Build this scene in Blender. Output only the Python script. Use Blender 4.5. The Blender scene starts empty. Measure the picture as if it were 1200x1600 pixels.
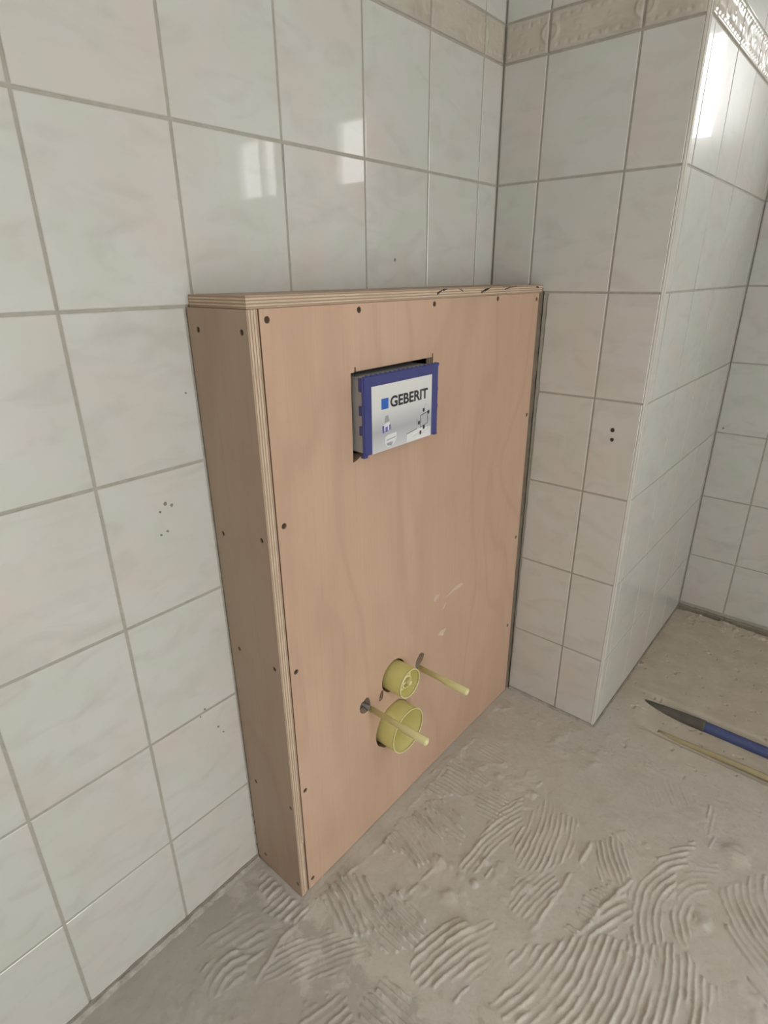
import bpy, bmesh, math, random
import numpy as np
from mathutils import Matrix, Vector, noise as mnoise

random.seed(7)
SC = bpy.context.scene
COL = SC.collection

# ------------------------------------------------------------------ camera
CAM = Vector((-1.4457551, -0.8532533, 1.2766034))
ROT = Matrix(((0.6483344616, -0.7612965902, -0.0094830195),
              (0.2953803835, 0.2400326028, 0.9247349775),
              (-0.7017213514, -0.6023386517, 0.3804934870)))
FPX = 893.5887
cd = bpy.data.cameras.new('camera')
cam = bpy.data.objects.new('camera', cd)
COL.objects.link(cam)
cam.matrix_world = Matrix.Translation(CAM) @ ROT.transposed().to_4x4()
cd.sensor_fit = 'VERTICAL'
cd.sensor_height = 24.0
cd.lens = FPX / 1600 * 24.0
cd.clip_start = 0.01
SC.camera = cam

# ------------------------------------------------------------------ world: overcast sky, seen through the windows
EXPOSURE = -0.22
SKY = 16.0
w = bpy.data.worlds.new('overcast_sky')
SC.world = w
w.use_nodes = True
nt = w.node_tree
nt.nodes.clear()
tc = nt.nodes.new('ShaderNodeTexCoord')
sx = nt.nodes.new('ShaderNodeSeparateXYZ')
rp = nt.nodes.new('ShaderNodeValToRGB')
bg = nt.nodes.new('ShaderNodeBackground')
wo = nt.nodes.new('ShaderNodeOutputWorld')
nt.links.new(tc.outputs['Generated'], sx.inputs[0])
nt.links.new(sx.outputs['Z'], rp.inputs[0])
nt.links.new(rp.outputs[0], bg.inputs[0])
nt.links.new(bg.outputs[0], wo.inputs[0])
e = rp.color_ramp.elements
e[0].position = 0.0
e[0].color = (0.55, 0.55, 0.54, 1)
e[1].position = 1.0
e[1].color = (1.0, 1.0, 1.0, 1)
bg.inputs['Strength'].default_value = SKY

vs = SC.view_settings
vs.view_transform = 'Standard'
vs.look = 'None'
vs.gamma = 1.0
vs.use_curve_mapping = False
vs.exposure = EXPOSURE
SC.cycles.max_bounces = 14
SC.cycles.diffuse_bounces = 10
SC.cycles.glossy_bounces = 6
SC.cycles.transparent_max_bounces = 12
SC.cycles.sample_clamp_indirect = 6.0

# room measures (metres); wall_left is y = 0, the niche wall is x = 0
XD = 0.910            # far wall
YC = -0.444           # return wall
YR = -2.60            # right wall
XR = -2.45            # rear wall
ZC = 2.50
P0 = 0.2364
WINDOWS = [(-1.61, -0.63, 1.67, 2.04), (-2.45, -1.94, 1.67, 2.04)]
FILL_DOOR = (-1.50, -0.88, 0.0, 2.10)       # unseen open doorway, added in the right wall for fill daylight (x0,x1,z0,z1)


def portal(name, loc, rot, sxx, syy):
    l = bpy.data.lights.new(name, 'AREA')
    l.shape = 'RECTANGLE'
    l.size = sxx
    l.size_y = syy
    l.cycles.is_portal = True
    o = bpy.data.objects.new(name, l)
    o.location = loc
    o.rotation_euler = rot
    COL.objects.link(o)


for (y0, y1, z0, z1) in WINDOWS:
    portal('daylight', (XD + 0.16, (y0 + y1) / 2, (z0 + z1) / 2), (0, math.radians(90), 0), z1 - z0, y1 - y0)

portal('daylight', ((FILL_DOOR[0] + FILL_DOOR[1]) / 2, YR - 0.12, (FILL_DOOR[2] + FILL_DOOR[3]) / 2), (math.radians(90), 0, 0), FILL_DOOR[1] - FILL_DOOR[0], FILL_DOOR[3] - FILL_DOOR[2])


def ray(u, v):
    return (ROT.transposed() @ Vector(((u - 600) / FPX, (800 - v) / FPX, -1))).normalized()


def on(u, v, axis, val):
    d = ray(u, v)
    return CAM + d * ((val - CAM[axis]) / d[axis])


# ------------------------------------------------------------------ materials
def lin(r, g, b):
    f = lambda c: (c / 255 / 12.92) if c / 255 <= 0.04045 else ((c / 255 + 0.055) / 1.055) ** 2.4
    return (f(r), f(g), f(b), 1)


class NB:
    def __init__(self, name):
        self.m = bpy.data.materials.new(name)
        self.m.use_nodes = True
        self.t = self.m.node_tree
        self.b = self.t.nodes['Principled BSDF']

    def n(self, typ, **kw):
        o = self.t.nodes.new(typ)
        for k, v in kw.items():
            if k.startswith('_'):
                setattr(o, k[1:], v)
            else:
                o.inputs[k.replace('__', ' ')].default_value = v
        return o

    def l(self, a, b):
        self.t.links.new(a, b)

    def ramp(self, src, stops):
        r = self.n('ShaderNodeValToRGB')
        while len(r.color_ramp.elements) < len(stops):
            r.color_ramp.elements.new(0.5)
        for el, (p, c) in zip(r.color_ramp.elements, stops):
            el.position = p
            el.color = c
        self.l(src, r.inputs[0])
        return r.outputs[0]

    def mix(self, fac, a, b, mode='MIX'):
        m = self.n('ShaderNodeMix', _data_type='RGBA', _blend_type=mode)
        for s, i in ((fac, 0), (a, 6), (b, 7)):
            if isinstance(s, (float, int)):
                m.inputs[i].default_value = s
            elif isinstance(s, tuple):
                m.inputs[i].default_value = s
            else:
                self.l(s, m.inputs[i])
        return m.outputs[2]

    def math(self, op, a, b=0.0):
        m = self.n('ShaderNodeMath', _operation=op)
        for s, i in ((a, 0), (b, 1)):
            if isinstance(s, (float, int)):
                m.inputs[i].default_value = s
            else:
                self.l(s, m.inputs[i])
        return m.outputs[0]

    def coord(self, rand=False, scale=(1, 1, 1), rot=(0, 0, 0)):
        t = self.n('ShaderNodeTexCoord')
        mp = self.n('ShaderNodeMapping')
        mp.inputs['Scale'].default_value = scale
        mp.inputs['Rotation'].default_value = rot
        if rand:
            oi = self.n('ShaderNodeObjectInfo')
            vm = self.n('ShaderNodeVectorMath', _operation='SCALE')
            vm.inputs[0].default_value = (37.0, 91.0, 53.0)
            self.l(oi.outputs['Random'], vm.inputs['Scale'])
            va = self.n('ShaderNodeVectorMath', _operation='ADD')
            self.l(t.outputs['Object'], va.inputs[0])
            self.l(vm.outputs[0], va.inputs[1])
            self.l(va.outputs[0], mp.inputs[0])
        else:
            self.l(t.outputs['Object'], mp.inputs[0])
        return mp.outputs[0]

    def noise(self, vec, scale, detail=4, rough=0.5, dist=0.0):
        o = self.n('ShaderNodeTexNoise', Scale=scale, Detail=detail, Roughness=rough, Distortion=dist)
        self.l(vec, o.inputs['Vector'])
        return o.outputs[0]

    def bump(self, h, strength, distance=0.002):
        o = self.n('ShaderNodeBump', Strength=strength, Distance=distance)
        self.l(h, o.inputs['Height'])
        self.l(o.outputs[0], self.b.inputs['Normal'])

    def set(self, color=None, rough=None, spec=None, metal=None):
        if color is not None:
            if isinstance(color, tuple):
                self.b.inputs['Base Color'].default_value = color
            else:
                self.l(color, self.b.inputs['Base Color'])
        if rough is not None:
            if isinstance(rough, float):
                self.b.inputs['Roughness'].default_value = rough
            else:
                self.l(rough, self.b.inputs['Roughness'])
        if spec is not None:
            self.b.inputs['Specular IOR Level'].default_value = spec
        if metal is not None:
            self.b.inputs['Metallic'].default_value = metal
        return self.m


def tile_material(name, base, green, pink, dark, rough, coat):
    k = NB(name)
    v = k.coord(True)
    vs_ = k.coord(True, (1.0, 1.0, 2.2), (0, 0.7, 0))
    n1 = k.noise(v, 9.0, 3, 0.5, 0.6)
    n2 = k.noise(vs_, 11.0, 3, 0.5, 0.8)
    n3 = k.noise(v, 5.0, 3, 0.5, 0.3)
    c = k.mix(k.ramp(n1, [(0.40, (0, 0, 0, 1)), (0.72, (1, 1, 1, 1))]), base, green)
    c = k.mix(k.ramp(n3, [(0.45, (0, 0, 0, 1)), (0.75, (1, 1, 1, 1))]), c, pink)
    c = k.mix(k.ramp(n2, [(0.50, (0, 0, 0, 1)), (0.80, (0.9, 0.9, 0.9, 1))]), c, dark)
    k.set(c, rough, 0.5)
    k.b.inputs['Coat Weight'].default_value = coat
    k.b.inputs['Coat Roughness'].default_value = 0.035
    wv = k.noise(v, 3.0, 1, 0.5)
    k.bump(wv, 0.12, 0.004)
    return k.m


M = {}
M['tile'] = tile_material('glazed_tile', (0.60, 0.595, 0.57, 1), (0.565, 0.575, 0.525, 1), (0.595, 0.55, 0.515, 1), (0.515, 0.50, 0.465, 1), 0.36, 0.55)
M['border'] = tile_material('border_tile', (0.53, 0.495, 0.43, 1), (0.49, 0.47, 0.41, 1), (0.52, 0.45, 0.39, 1), (0.40, 0.37, 0.31, 1), 0.35, 0.4)


def simple(name, color, rough=0.6, nscale=None, color2=None, bump=None, rand=False, spec=None, metal=None, stretch=(1, 1, 1)):
    k = NB(name)
    if nscale:
        v = k.coord(rand, stretch)
        n = k.noise(v, nscale, 6, 0.6, 0.3)
        k.set(k.mix(k.ramp(n, [(0.3, (0, 0, 0, 1)), (0.7, (1, 1, 1, 1))]), color, color2 or color), rough, spec, metal)
        if bump:
            k.bump(n, bump[0], bump[1])
    else:
        k.set(color, rough, spec, metal)
    return k.m


M['grout'] = simple('grey_grout', (0.44, 0.425, 0.37, 1), 0.85, 60, (0.36, 0.34, 0.29, 1), (0.3, 0.002))
M['mortar'] = simple('old_mortar', (0.30, 0.265, 0.215, 1), 0.9, 35, (0.20, 0.175, 0.14, 1), (0.8, 0.006))
M['strip'] = simple('scraped_wall', (0.42, 0.375, 0.31, 1), 0.9, 30, (0.33, 0.29, 0.235, 1), (0.6, 0.004))
M['filler'] = simple('grey_brown_filler', (0.20, 0.165, 0.125, 1), 0.9, 40, (0.155, 0.125, 0.095, 1), (0.5, 0.003))
M['mortar_light'] = simple('light_mortar', (0.46, 0.44, 0.40, 1), 0.9, 50, (0.28, 0.26, 0.22, 1), (0.8, 0.005))
M['paint'] = simple('white_wall_paint', (0.82, 0.81, 0.78, 1), 0.7, 6, (0.79, 0.78, 0.75, 1))
M['ceiling'] = simple('white_ceiling_paint', (0.80, 0.79, 0.76, 1), 0.8, 6, (0.78, 0.77, 0.74, 1))
M['trim'] = simple('white_plastic_trim', (0.60, 0.58, 0.53, 1), 0.3, 10, (0.55, 0.53, 0.48, 1))
M['frame'] = simple('white_window_plastic', (0.78, 0.78, 0.77, 1), 0.3)
M['yellow'] = simple('pale_yellow_plastic', (0.60, 0.535, 0.20, 1), 0.42, 9, (0.55, 0.495, 0.185, 1), None, False, 0.5)
M['yellow'].node_tree.nodes['Principled BSDF'].inputs['Subsurface Weight'].default_value = 0.0
M['yellow_light'] = simple('light_yellow_plastic', (0.70, 0.65, 0.33, 1), 0.4)
M['grey_plastic'] = simple('grey_plastic', (0.47, 0.47, 0.47, 1), 0.5, 12, (0.43, 0.43, 0.43, 1))
M['blue_plastic'] = simple('blue_plastic', (0.060, 0.066, 0.225, 1), 0.38, 30, (0.052, 0.058, 0.20, 1), (0.1, 0.001))
M['print_black'] = simple('black_print', (0.025, 0.026, 0.03, 1), 0.5)
M['print_blue'] = simple('blue_print', (0.035, 0.13, 0.50, 1), 0.5)
M['print_violet'] = simple('violet_print', (0.12, 0.12, 0.42, 1), 0.5)
M['print_grey'] = simple('grey_print', (0.33, 0.34, 0.36, 1), 0.5)
M['print_midgrey'] = simple('mid_grey_print', (0.45, 0.46, 0.48, 1), 0.5)
M['print_white'] = simple('white_print', (0.72, 0.73, 0.74, 1), 0.5)
M['screw'] = simple('dull_screw_steel', (0.07, 0.05, 0.035, 1), 0.6, 200, (0.11, 0.085, 0.06, 1), None, False, 0.3, 0.3)
M['steel'] = simple('zinc_thread', (0.45, 0.45, 0.46, 1), 0.4, 300, (0.30, 0.30, 0.30, 1), None, False, None, 0.7)
M['dark'] = simple('dark_marker', (0.045, 0.035, 0.028, 1), 0.7)
M['smear'] = simple('dried_filler', (0.66, 0.54, 0.45, 1), 0.8, 60, (0.57, 0.43, 0.33, 1))
M['splinter'] = simple('pale_splinter', (0.72, 0.58, 0.45, 1), 0.7, 60, (0.62, 0.47, 0.35, 1))
M['pipe_blue'] = simple('blue_pipe_plastic', (0.045, 0.070, 0.20, 1), 0.55, 25, (0.065, 0.085, 0.19, 1), (0.2, 0.002))
M['pipe_black'] = simple('dusty_black_rubber', (0.075, 0.070, 0.058, 1), 0.8, 30, (0.12, 0.11, 0.09, 1), (0.4, 0.003))
M['pipe_beige'] = simple('beige_pipe_plastic', (0.42, 0.35, 0.20, 1), 0.55, 25, (0.36, 0.30, 0.18, 1))
M['door_paint'] = simple('door_frame_paint', (0.72, 0.71, 0.68, 1), 0.45)

# label print: white fading to grey (printed gradient)
k = NB('label_print')
t_ = k.n('ShaderNodeTexCoord')
s_ = k.n('ShaderNodeSeparateXYZ')
k.l(t_.outputs['Generated'], s_.inputs[0])
k.set(k.ramp(s_.outputs['Z'], [(0.0, (0.60, 0.61, 0.63, 1)), (0.30, (0.42, 0.43, 0.45, 1)), (0.62, (0.66, 0.67, 0.67, 1)), (1.0, (0.72, 0.72, 0.70, 1))]), 0.35)
M['label'] = k.m

# window glass: thin pane
k = NB('window_glass')
tr = k.n('ShaderNodeBsdfTransparent')
gl = k.n('ShaderNodeBsdfGlossy', Roughness=0.02)
fr = k.n('ShaderNodeLayerWeight', Blend=0.5)
mx = k.n('ShaderNodeMixShader')
k.l(k.math('ADD', k.math('MULTIPLY', k.math('POWER', fr.outputs['Facing'], 5.0), 0.9), 0.04), mx.inputs[0])
k.l(tr.outputs[0], mx.inputs[1])
k.l(gl.outputs[0], mx.inputs[2])
k.l(mx.outputs[0], k.t.nodes['Material Output'].inputs[0])
M['glass'] = k.m


def wood_face(name, ca, cb, cc, seed):
    """rotary-cut veneer: long vertical grain with a faint cathedral figure"""
    k = NB(name)
    t = k.n('ShaderNodeTexCoord')
    mp = k.n('ShaderNodeMapping')
    mp.inputs['Location'].default_value = (seed, 0, seed * 0.37)
    mp.inputs['Scale'].default_value = (1.0, 1.0, 0.13)
    k.l(t.outputs['Object'], mp.inputs[0])
    v = mp.outputs[0]
    mp0 = k.n('ShaderNodeMapping')
    mp0.inputs['Location'].default_value = (seed * 0.7, 0, seed * 0.21)
    mp0.inputs['Scale'].default_value = (1.0, 1.0, 0.30)
    k.l(t.outputs['Object'], mp0.inputs[0])
    n0 = k.noise(mp0.outputs[0], 3.4, 2, 0.45, 0.4)
    n1 = k.noise(v, 9.0, 5, 0.6, 0.8)
    mp2 = k.n('ShaderNodeMapping')
    mp2.inputs['Scale'].default_value = (1.0, 1.0, 0.025)
    k.l(t.outputs['Object'], mp2.inputs[0])
    n2 = k.noise(mp2.outputs[0], 190.0, 3, 0.6)
    ringv = k.math('MULTIPLY', n0, 42.0)
    rings = k.math('SINE', ringv)
    c = k.mix(k.ramp(n1, [(0.30, (0, 0, 0, 1)), (0.72, (1, 1, 1, 1))]), ca, cb)
    rr = k.ramp(rings, [(0.0, (0, 0, 0, 1)), (0.60, (0.05, 0.05, 0.05, 1)), (1.0, (0.28, 0.28, 0.28, 1))])
    c = k.mix(rr, c, cc)
    fine = k.ramp(n2, [(0.42, (0, 0, 0, 1)), (0.75, (0.22, 0.22, 0.22, 1))])
    c = k.mix(fine, c, cc)
    big = k.n('ShaderNodeMapping')
    big.inputs['Scale'].default_value = (1, 1, 0.6)
    k.l(t.outputs['Object'], big.inputs[0])
    nb = k.noise(big.outputs[0], 5.0, 4, 0.6, 0.5)
    c = k.mix(k.ramp(nb, [(0.45, (0, 0, 0, 1)), (0.8, (0.45, 0.45, 0.45, 1))]), c, cc)
    k.set(c, 0.55, 0.35)
    k.bump(n2, 0.15, 0.001)
    return k.m


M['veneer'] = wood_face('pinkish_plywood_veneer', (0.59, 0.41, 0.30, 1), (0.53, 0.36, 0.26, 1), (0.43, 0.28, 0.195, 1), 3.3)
M['veneer_shaded'] = wood_face('shaded_plywood_veneer', (0.44, 0.325, 0.245, 1), (0.40, 0.31, 0.23, 1), (0.35, 0.225, 0.17, 1), 8.1)  # same plywood, with the shade of the side panel put into the colour


def ply_edge(name, axis, start, thick):
    k = NB(name)
    t = k.n('ShaderNodeTexCoord')
    s = k.n('ShaderNodeSeparateXYZ')
    k.l(t.outputs['Object'], s.inputs[0])
    nn = k.noise(t.outputs['Object'], 55.0, 3, 0.5)
    q = k.math('MULTIPLY', k.math('SUBTRACT', s.outputs['XYZ'.index(axis)], start), 1.0 / thick)
    q = k.math('ADD', q, k.math('MULTIPLY', k.math('SUBTRACT', nn, 0.5), 0.06))
    li, dk, md = (0.62, 0.50, 0.385, 1), (0.31, 0.215, 0.15, 1), (0.44, 0.32, 0.235, 1)
    stops = []
    seq = [md, dk, li, dk, li, dk, li, dk, md]
    edges = [0.0, 0.10, 0.17, 0.32, 0.42, 0.58, 0.67, 0.83, 0.91]
    for p, c in zip(edges, seq):
        stops.append((p, c))
    r = k.n('ShaderNodeValToRGB')
    r.color_ramp.interpolation = 'CONSTANT'
    while len(r.color_ramp.elements) < len(stops):
        r.color_ramp.elements.new(0.5)
    for el, (p, c) in zip(r.color_ramp.elements, stops):
        el.position = p
        el.color = c
    k.l(q, r.inputs[0])
    n3 = k.noise(t.outputs['Object'], 25.0, 4, 0.6)
    c = k.mix(k.ramp(n3, [(0.4, (0, 0, 0, 1)), (0.75, (0.6, 0.6, 0.6, 1))]), r.outputs[0], (0.40, 0.29, 0.205, 1))
    k.set(c, 0.75, 0.2)
    return k.m


M['ply_x'] = ply_edge('plywood_edge_side', 'X', -0.9240, 0.0195)
M['ply_y'] = ply_edge('plywood_edge_front', 'Y', -0.1533, 0.018)
M['ply_z'] = ply_edge('plywood_edge_top', 'Z', 1.2360, 0.018)

# cement floor
k = NB('cement_screed')
t = k.n('ShaderNodeTexCoord')
v = t.outputs['Object']
n1 = k.noise(v, 3.2, 6, 0.6, 0.4)
n2 = k.noise(v, 14.0, 6, 0.65, 0.5)
n3 = k.noise(v, 120.0, 4, 0.7)
n4 = k.noise(v, 30.0, 5, 0.6, 0.8)
c = k.mix(k.ramp(n1, [(0.35, (0, 0, 0, 1)), (0.68, (1, 1, 1, 1))]), (0.51, 0.485, 0.44, 1), (0.545, 0.505, 0.455, 1))
c = k.mix(k.ramp(n2, [(0.45, (0, 0, 0, 1)), (0.78, (0.8, 0.8, 0.8, 1))]), c, (0.45, 0.41, 0.345, 1))
c = k.mix(k.ramp(n4, [(0.60, (0, 0, 0, 1)), (0.80, (0.55, 0.55, 0.55, 1))]), c, (0.66, 0.62, 0.565, 1))
c = k.mix(k.ramp(n3, [(0.55, (0, 0, 0, 1)), (0.80, (0.35, 0.35, 0.35, 1))]), c, (0.26, 0.225, 0.18, 1))
# bare brown screed without adhesive, over by the far wall
s = k.n('ShaderNodeSeparateXYZ')
k.l(v, s.inputs[0])
q = k.math('ADD', s.outputs['X'], k.math('MULTIPLY', k.math('SUBTRACT', n1, 0.5), 0.5))
c = k.mix(k.ramp(q, [(0.0, (0, 0, 0, 1)), (0.22, (0.75, 0.75, 0.75, 1))]), c,
          k.mix(k.ramp(n2, [(0.35, (0, 0, 0, 1)), (0.7, (1, 1, 1, 1))]), (0.55, 0.48, 0.385, 1), (0.44, 0.375, 0.29, 1)))
q2 = k.math('ADD', k.math('MULTIPLY', s.outputs['X'], -1.0), k.math('MULTIPLY', k.math('SUBTRACT', n2, 0.5), 0.9))
c = k.mix(k.ramp(q2, [(0.92, (0, 0, 0, 1)), (1.0, (0.55, 0.55, 0.55, 1))]), c, (0.34, 0.33, 0.285, 1))
k.set(c, 0.88, 0.25)
k.bump(n3, 0.35, 0.0015)
M['cement'] = k.m


# ------------------------------------------------------------------ mesh helpers
def link(name, me, mats, parent=None):
    for m in (mats if isinstance(mats, (list, tuple)) else [mats]):
        if m.name not in [x.name for x in me.materials if x]:
            me.materials.append(m)
    o = bpy.data.objects.new(name, me)
    COL.objects.link(o)
    if parent:
        o.parent = parent
    return o


def obj(name, bm, mats, parent=None, smooth=False):
    me = bpy.data.meshes.new(name)
    bmesh.ops.recalc_face_normals(bm, faces=bm.faces)
    bm.to_mesh(me)
    bm.free()
    if smooth:
        for p in me.polygons:
            p.use_smooth = True
    return link(name, me, mats, parent)


def tag(o, label, cat, group=None):
    o['label'] = label
    o['category'] = cat
    if group:
        o['group'] = group
    return o


def struct(o):
    o['kind'] = 'structure'
    return o


def empty(name, loc):
    o = bpy.data.objects.new(name, None)
    o.empty_display_size = 0.05
    o.location = loc
    COL.objects.link(o)
    return o


def under(o, parent):
    """parent, keeping the part's world coordinates"""
    o.parent = parent
    o.matrix_parent_inverse = Matrix.Translation(-parent.location)
    return o


def box(bm, x0, x1, y0, y1, z0, z1, mi=0):
    vs_ = [bm.verts.new(c) for c in ((x0, y0, z0), (x1, y0, z0), (x1, y1, z0), (x0, y1, z0), (x0, y0, z1), (x1, y0, z1), (x1, y1, z1), (x0, y1, z1))]
    fs = []
    for f in ((0, 3, 2, 1), (4, 5, 6, 7), (0, 1, 5, 4), (1, 2, 6, 5), (2, 3, 7, 6), (3, 0, 4, 7)):
        fc = bm.faces.new([vs_[i] for i in f])
        fc.material_index = mi
        fs.append(fc)
    return vs_, fs


def lathe(bm, prof, seg=32, axis_o=(0, 0, 0), direction=(0, -1, 0), closed=False):
    """prof = [(radius, distance along axis)]"""
    d = Vector(direction).normalized()
    a = d.orthogonal().normalized()
    b = d.cross(a)
    rings = []
    for r, h in prof:
        ring = []
        for i in range(seg):
            an = 2 * math.pi * i / seg
            ring.append(bm.verts.new(Vector(axis_o) + d * h + (a * math.cos(an) + b * math.sin(an)) * max(r, 1e-5)))
        rings.append(ring)
    n = len(rings)
    for j in range(n if closed else n - 1):
        r0, r1 = rings[j], rings[(j + 1) % n]
        for i in range(seg):
            bm.faces.new((r0[i], r0[(i + 1) % seg], r1[(i + 1) % seg], r1[i]))
    return rings


def prism(bm, pts, axis, a0, a1, mi=0):
    """pts = 2D outline in the two other axes (in x,y,z order), extruded along axis"""
    def mk(p, a):
        c = [0, 0, 0]
        oth = [i for i in range(3) if i != axis]
        c[oth[0]], c[oth[1]], c[axis] = p[0], p[1], a
        return c
    v0 = [bm.verts.new(mk(p, a0)) for p in pts]
    v1 = [bm.verts.new(mk(p, a1)) for p in pts]
    f = [bm.faces.new(v0), bm.faces.new(v1)]
    n = len(pts)
    for i in range(n):
        f.append(bm.faces.new((v0[i], v0[(i + 1) % n], v1[(i + 1) % n], v1[i])))
    for q_ in f:
        q_.material_index = mi
    return f


def blob(cx, cz, rx, rz, n=14, jit=0.2, rot=0.0):
    out = []
    for i in range(n):
        a = 2 * math.pi * i / n
        r = 1 + random.uniform(-jit, jit)
        x, z = rx * r * math.cos(a), rz * r * math.sin(a)
        out.append((cx + x * math.cos(rot) - z * math.sin(rot), cz + x * math.sin(rot) + z * math.cos(rot)))
    return out


# ------------------------------------------------------------------ room shell
G = 0.0018     # tiles stand this proud of the grout
J = 0.0048     # joint width

bm = bmesh.new()
box(bm, XR, 0.13, G, 0.14, 0, ZC)
wall_left = struct(obj('wall_left', bm, M['grout']))

bm = bmesh.new()
box(bm, G, 0.13, YC + 0.004, -0.155, 0, ZC)                 # behind the tiles
box(bm, G, 0.13, -0.155, -0.0, 1.245, ZC)
box(bm, 0.009, 0.13, -0.157, -0.0, 0, 1.247, 1)             # bare strip behind the boxing, tiles hacked off
wall_niche = struct(obj('wall_niche', bm, [M['grout'], M['strip']]))

bm = bmesh.new()
box(bm, 0.002, XD + 0.13, YC + G, 0.0 + 0.13, 0, ZC)
for vv in bm.verts:
    if vv.co.x < 0.1:
        vv.co.x = 0.135
    if vv.co.y > 0:
        vv.co.y = 0.13
box(bm, G, 0.135, YC + G, YC + 0.004, 0, ZC)
wall_return = struct(obj('wall_return', bm, M['grout']))


def wall_with_holes(bm, x0, x1, y0, y1, holes, zc=ZC, swap=False):
    """a wall slab in the y direction with rectangular openings"""
    ys = sorted({y0, y1, *[h[0] for h in holes], *[h[1] for h in holes]})
    for a, b in zip(ys[:-1], ys[1:]):
        cut = [h for h in holes if h[0] <= a + 1e-6 and h[1] >= b - 1e-6]
        zs = 0.0
        for h in sorted(cut, key=lambda q: q[2]):
            if h[2] > zs + 1e-6:
                box(bm, *((a, b, x0, x1) if swap else (x0, x1, a, b)), zs, h[2])
            zs = h[3]
        box(bm, *((a, b, x0, x1) if swap else (x0, x1, a, b)), zs, zc)


bm = bmesh.new()
wall_with_holes(bm, XD + G, XD + 0.16, YR, YC, WINDOWS)
wall_far = struct(obj('wall_far', bm, M['grout']))
bm = bmesh.new()
wall_with_holes(bm, YR - 0.12, YR, XR, XD + 0.16, [FILL_DOOR], swap=True)
wall_right = struct(obj('wall_right', bm, M['paint']))
bm = bmesh.new()
box(bm, XR - 0.14, XR, YR, 0.14, 0, ZC)
wall_rear = struct(obj('wall_rear', bm, M['paint']))
bm = bmesh.new()
box(bm, XR - 0.14, XD + 0.16, YR - 0.12, 0.14, ZC, ZC + 0.1)
ceiling = struct(obj('ceiling', bm, M['ceiling']))

# windows in the far wall: plastic frame, mullion, panes
for i, (y0, y1, z0, z1) in enumerate(WINDOWS):
    bm = bmesh.new()
    f = 0.04
    xa, xb = XD + 0.11, XD + 0.158
    box(bm, xa, xb, y0, y1, z0, z0 + f)
    box(bm, xa, xb, y0, y1, z1 - f, z1)
    box(bm, xa, xb, y0, y0 + f, z0 + f, z1 - f)
    box(bm, xa, xb, y1 - f, y1, z0 + f, z1 - f)
    wn = struct(obj('window_%d' % (i + 1), bm, M['frame']))
    bm = bmesh.new()
    ym = (y0 + y1) / 2
    box(bm, xa + 0.005, xb - 0.005, ym - 0.012, ym + 0.012, z0 + f, z1 - f)
    obj('mullion', bm, M['frame'], wn)
    for (a, b) in ((y0 + f, ym - 0.012), (ym + 0.012, y1 - f)):
        bm = bmesh.new()
        box(bm, xa + 0.022, xa + 0.026, a, b, z0 + f, z1 - f)
        obj('pane', bm, M['glass'], wn)
# frame of the added, unseen doorway
bm = bmesh.new()
x0, x1, z0, z1 = FILL_DOOR
box(bm, x0 - 0.06, x0, YR - 0.13, YR + 0.012, 0, z1 + 0.06)
box(bm, x1, x1 + 0.06, YR - 0.13, YR + 0.012, 0, z1 + 0.06)
box(bm, x0, x1, YR - 0.13, YR + 0.012, z1, z1 + 0.06)
fill_doorway = struct(obj('fill_doorway', bm, M['door_paint']))

# ------------------------------------------------------------------ wall tiles
tile_cache = {}


def tile_mesh(wd, ht, jag=None):
    key = (round(wd, 4), round(ht, 4))
    if jag is None and key in tile_cache:
        return tile_cache[key]
    bm = bmesh.new()
    c = 0.0012
    a, b = wd / 2, ht / 2
    if jag is None:
        outer = [(-a, -b), (a, -b), (a, b), (-a, b)]
        inner = [(-a + c, -b + c), (a - c, -b + c), (a - c, b - c), (-a + c, b - c)]
    else:
        n = 10
        left = [(-a + jag(i / n), -b + (1 - i / n) * 2 * b) for i in range(n + 1)]
        outer = [(-a + jag(1), -b), (a, -b), (a, b), (-a + jag(0), b)] + left[1:-1]
        inner = [(x + (c if i not in (1, 2) else -c) * (0.3 if i > 3 else 1), max(-b + c, min(b - c, z))) for i, (x, z) in enumerate(outer)]
    dep = G if jag is None else 0.008
    vb = [bm.verts.new((x, dep, z)) for x, z in outer]
    vm = [bm.verts.new((x, 0.0009, z)) for x, z in outer]
    vf = [bm.verts.new((x, 0.0, z)) for x, z in inner]
    n = len(outer)
    bm.faces.new(vf)
    for i in range(n):
        j = (i + 1) % n
        bm.faces.new((vm[i], vm[j], vf[j], vf[i]))
        bm.faces.new((vb[i], vb[j], vm[j], vm[i]))
    me = bpy.data.meshes.new('tile')
    bmesh.ops.recalc_face_normals(bm, faces=bm.faces)
    bm.to_mesh(me)
    bm.free()
    me.materials.append(M['tile'])
    if jag is None:
        tile_cache[key] = me
    return me


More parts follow.
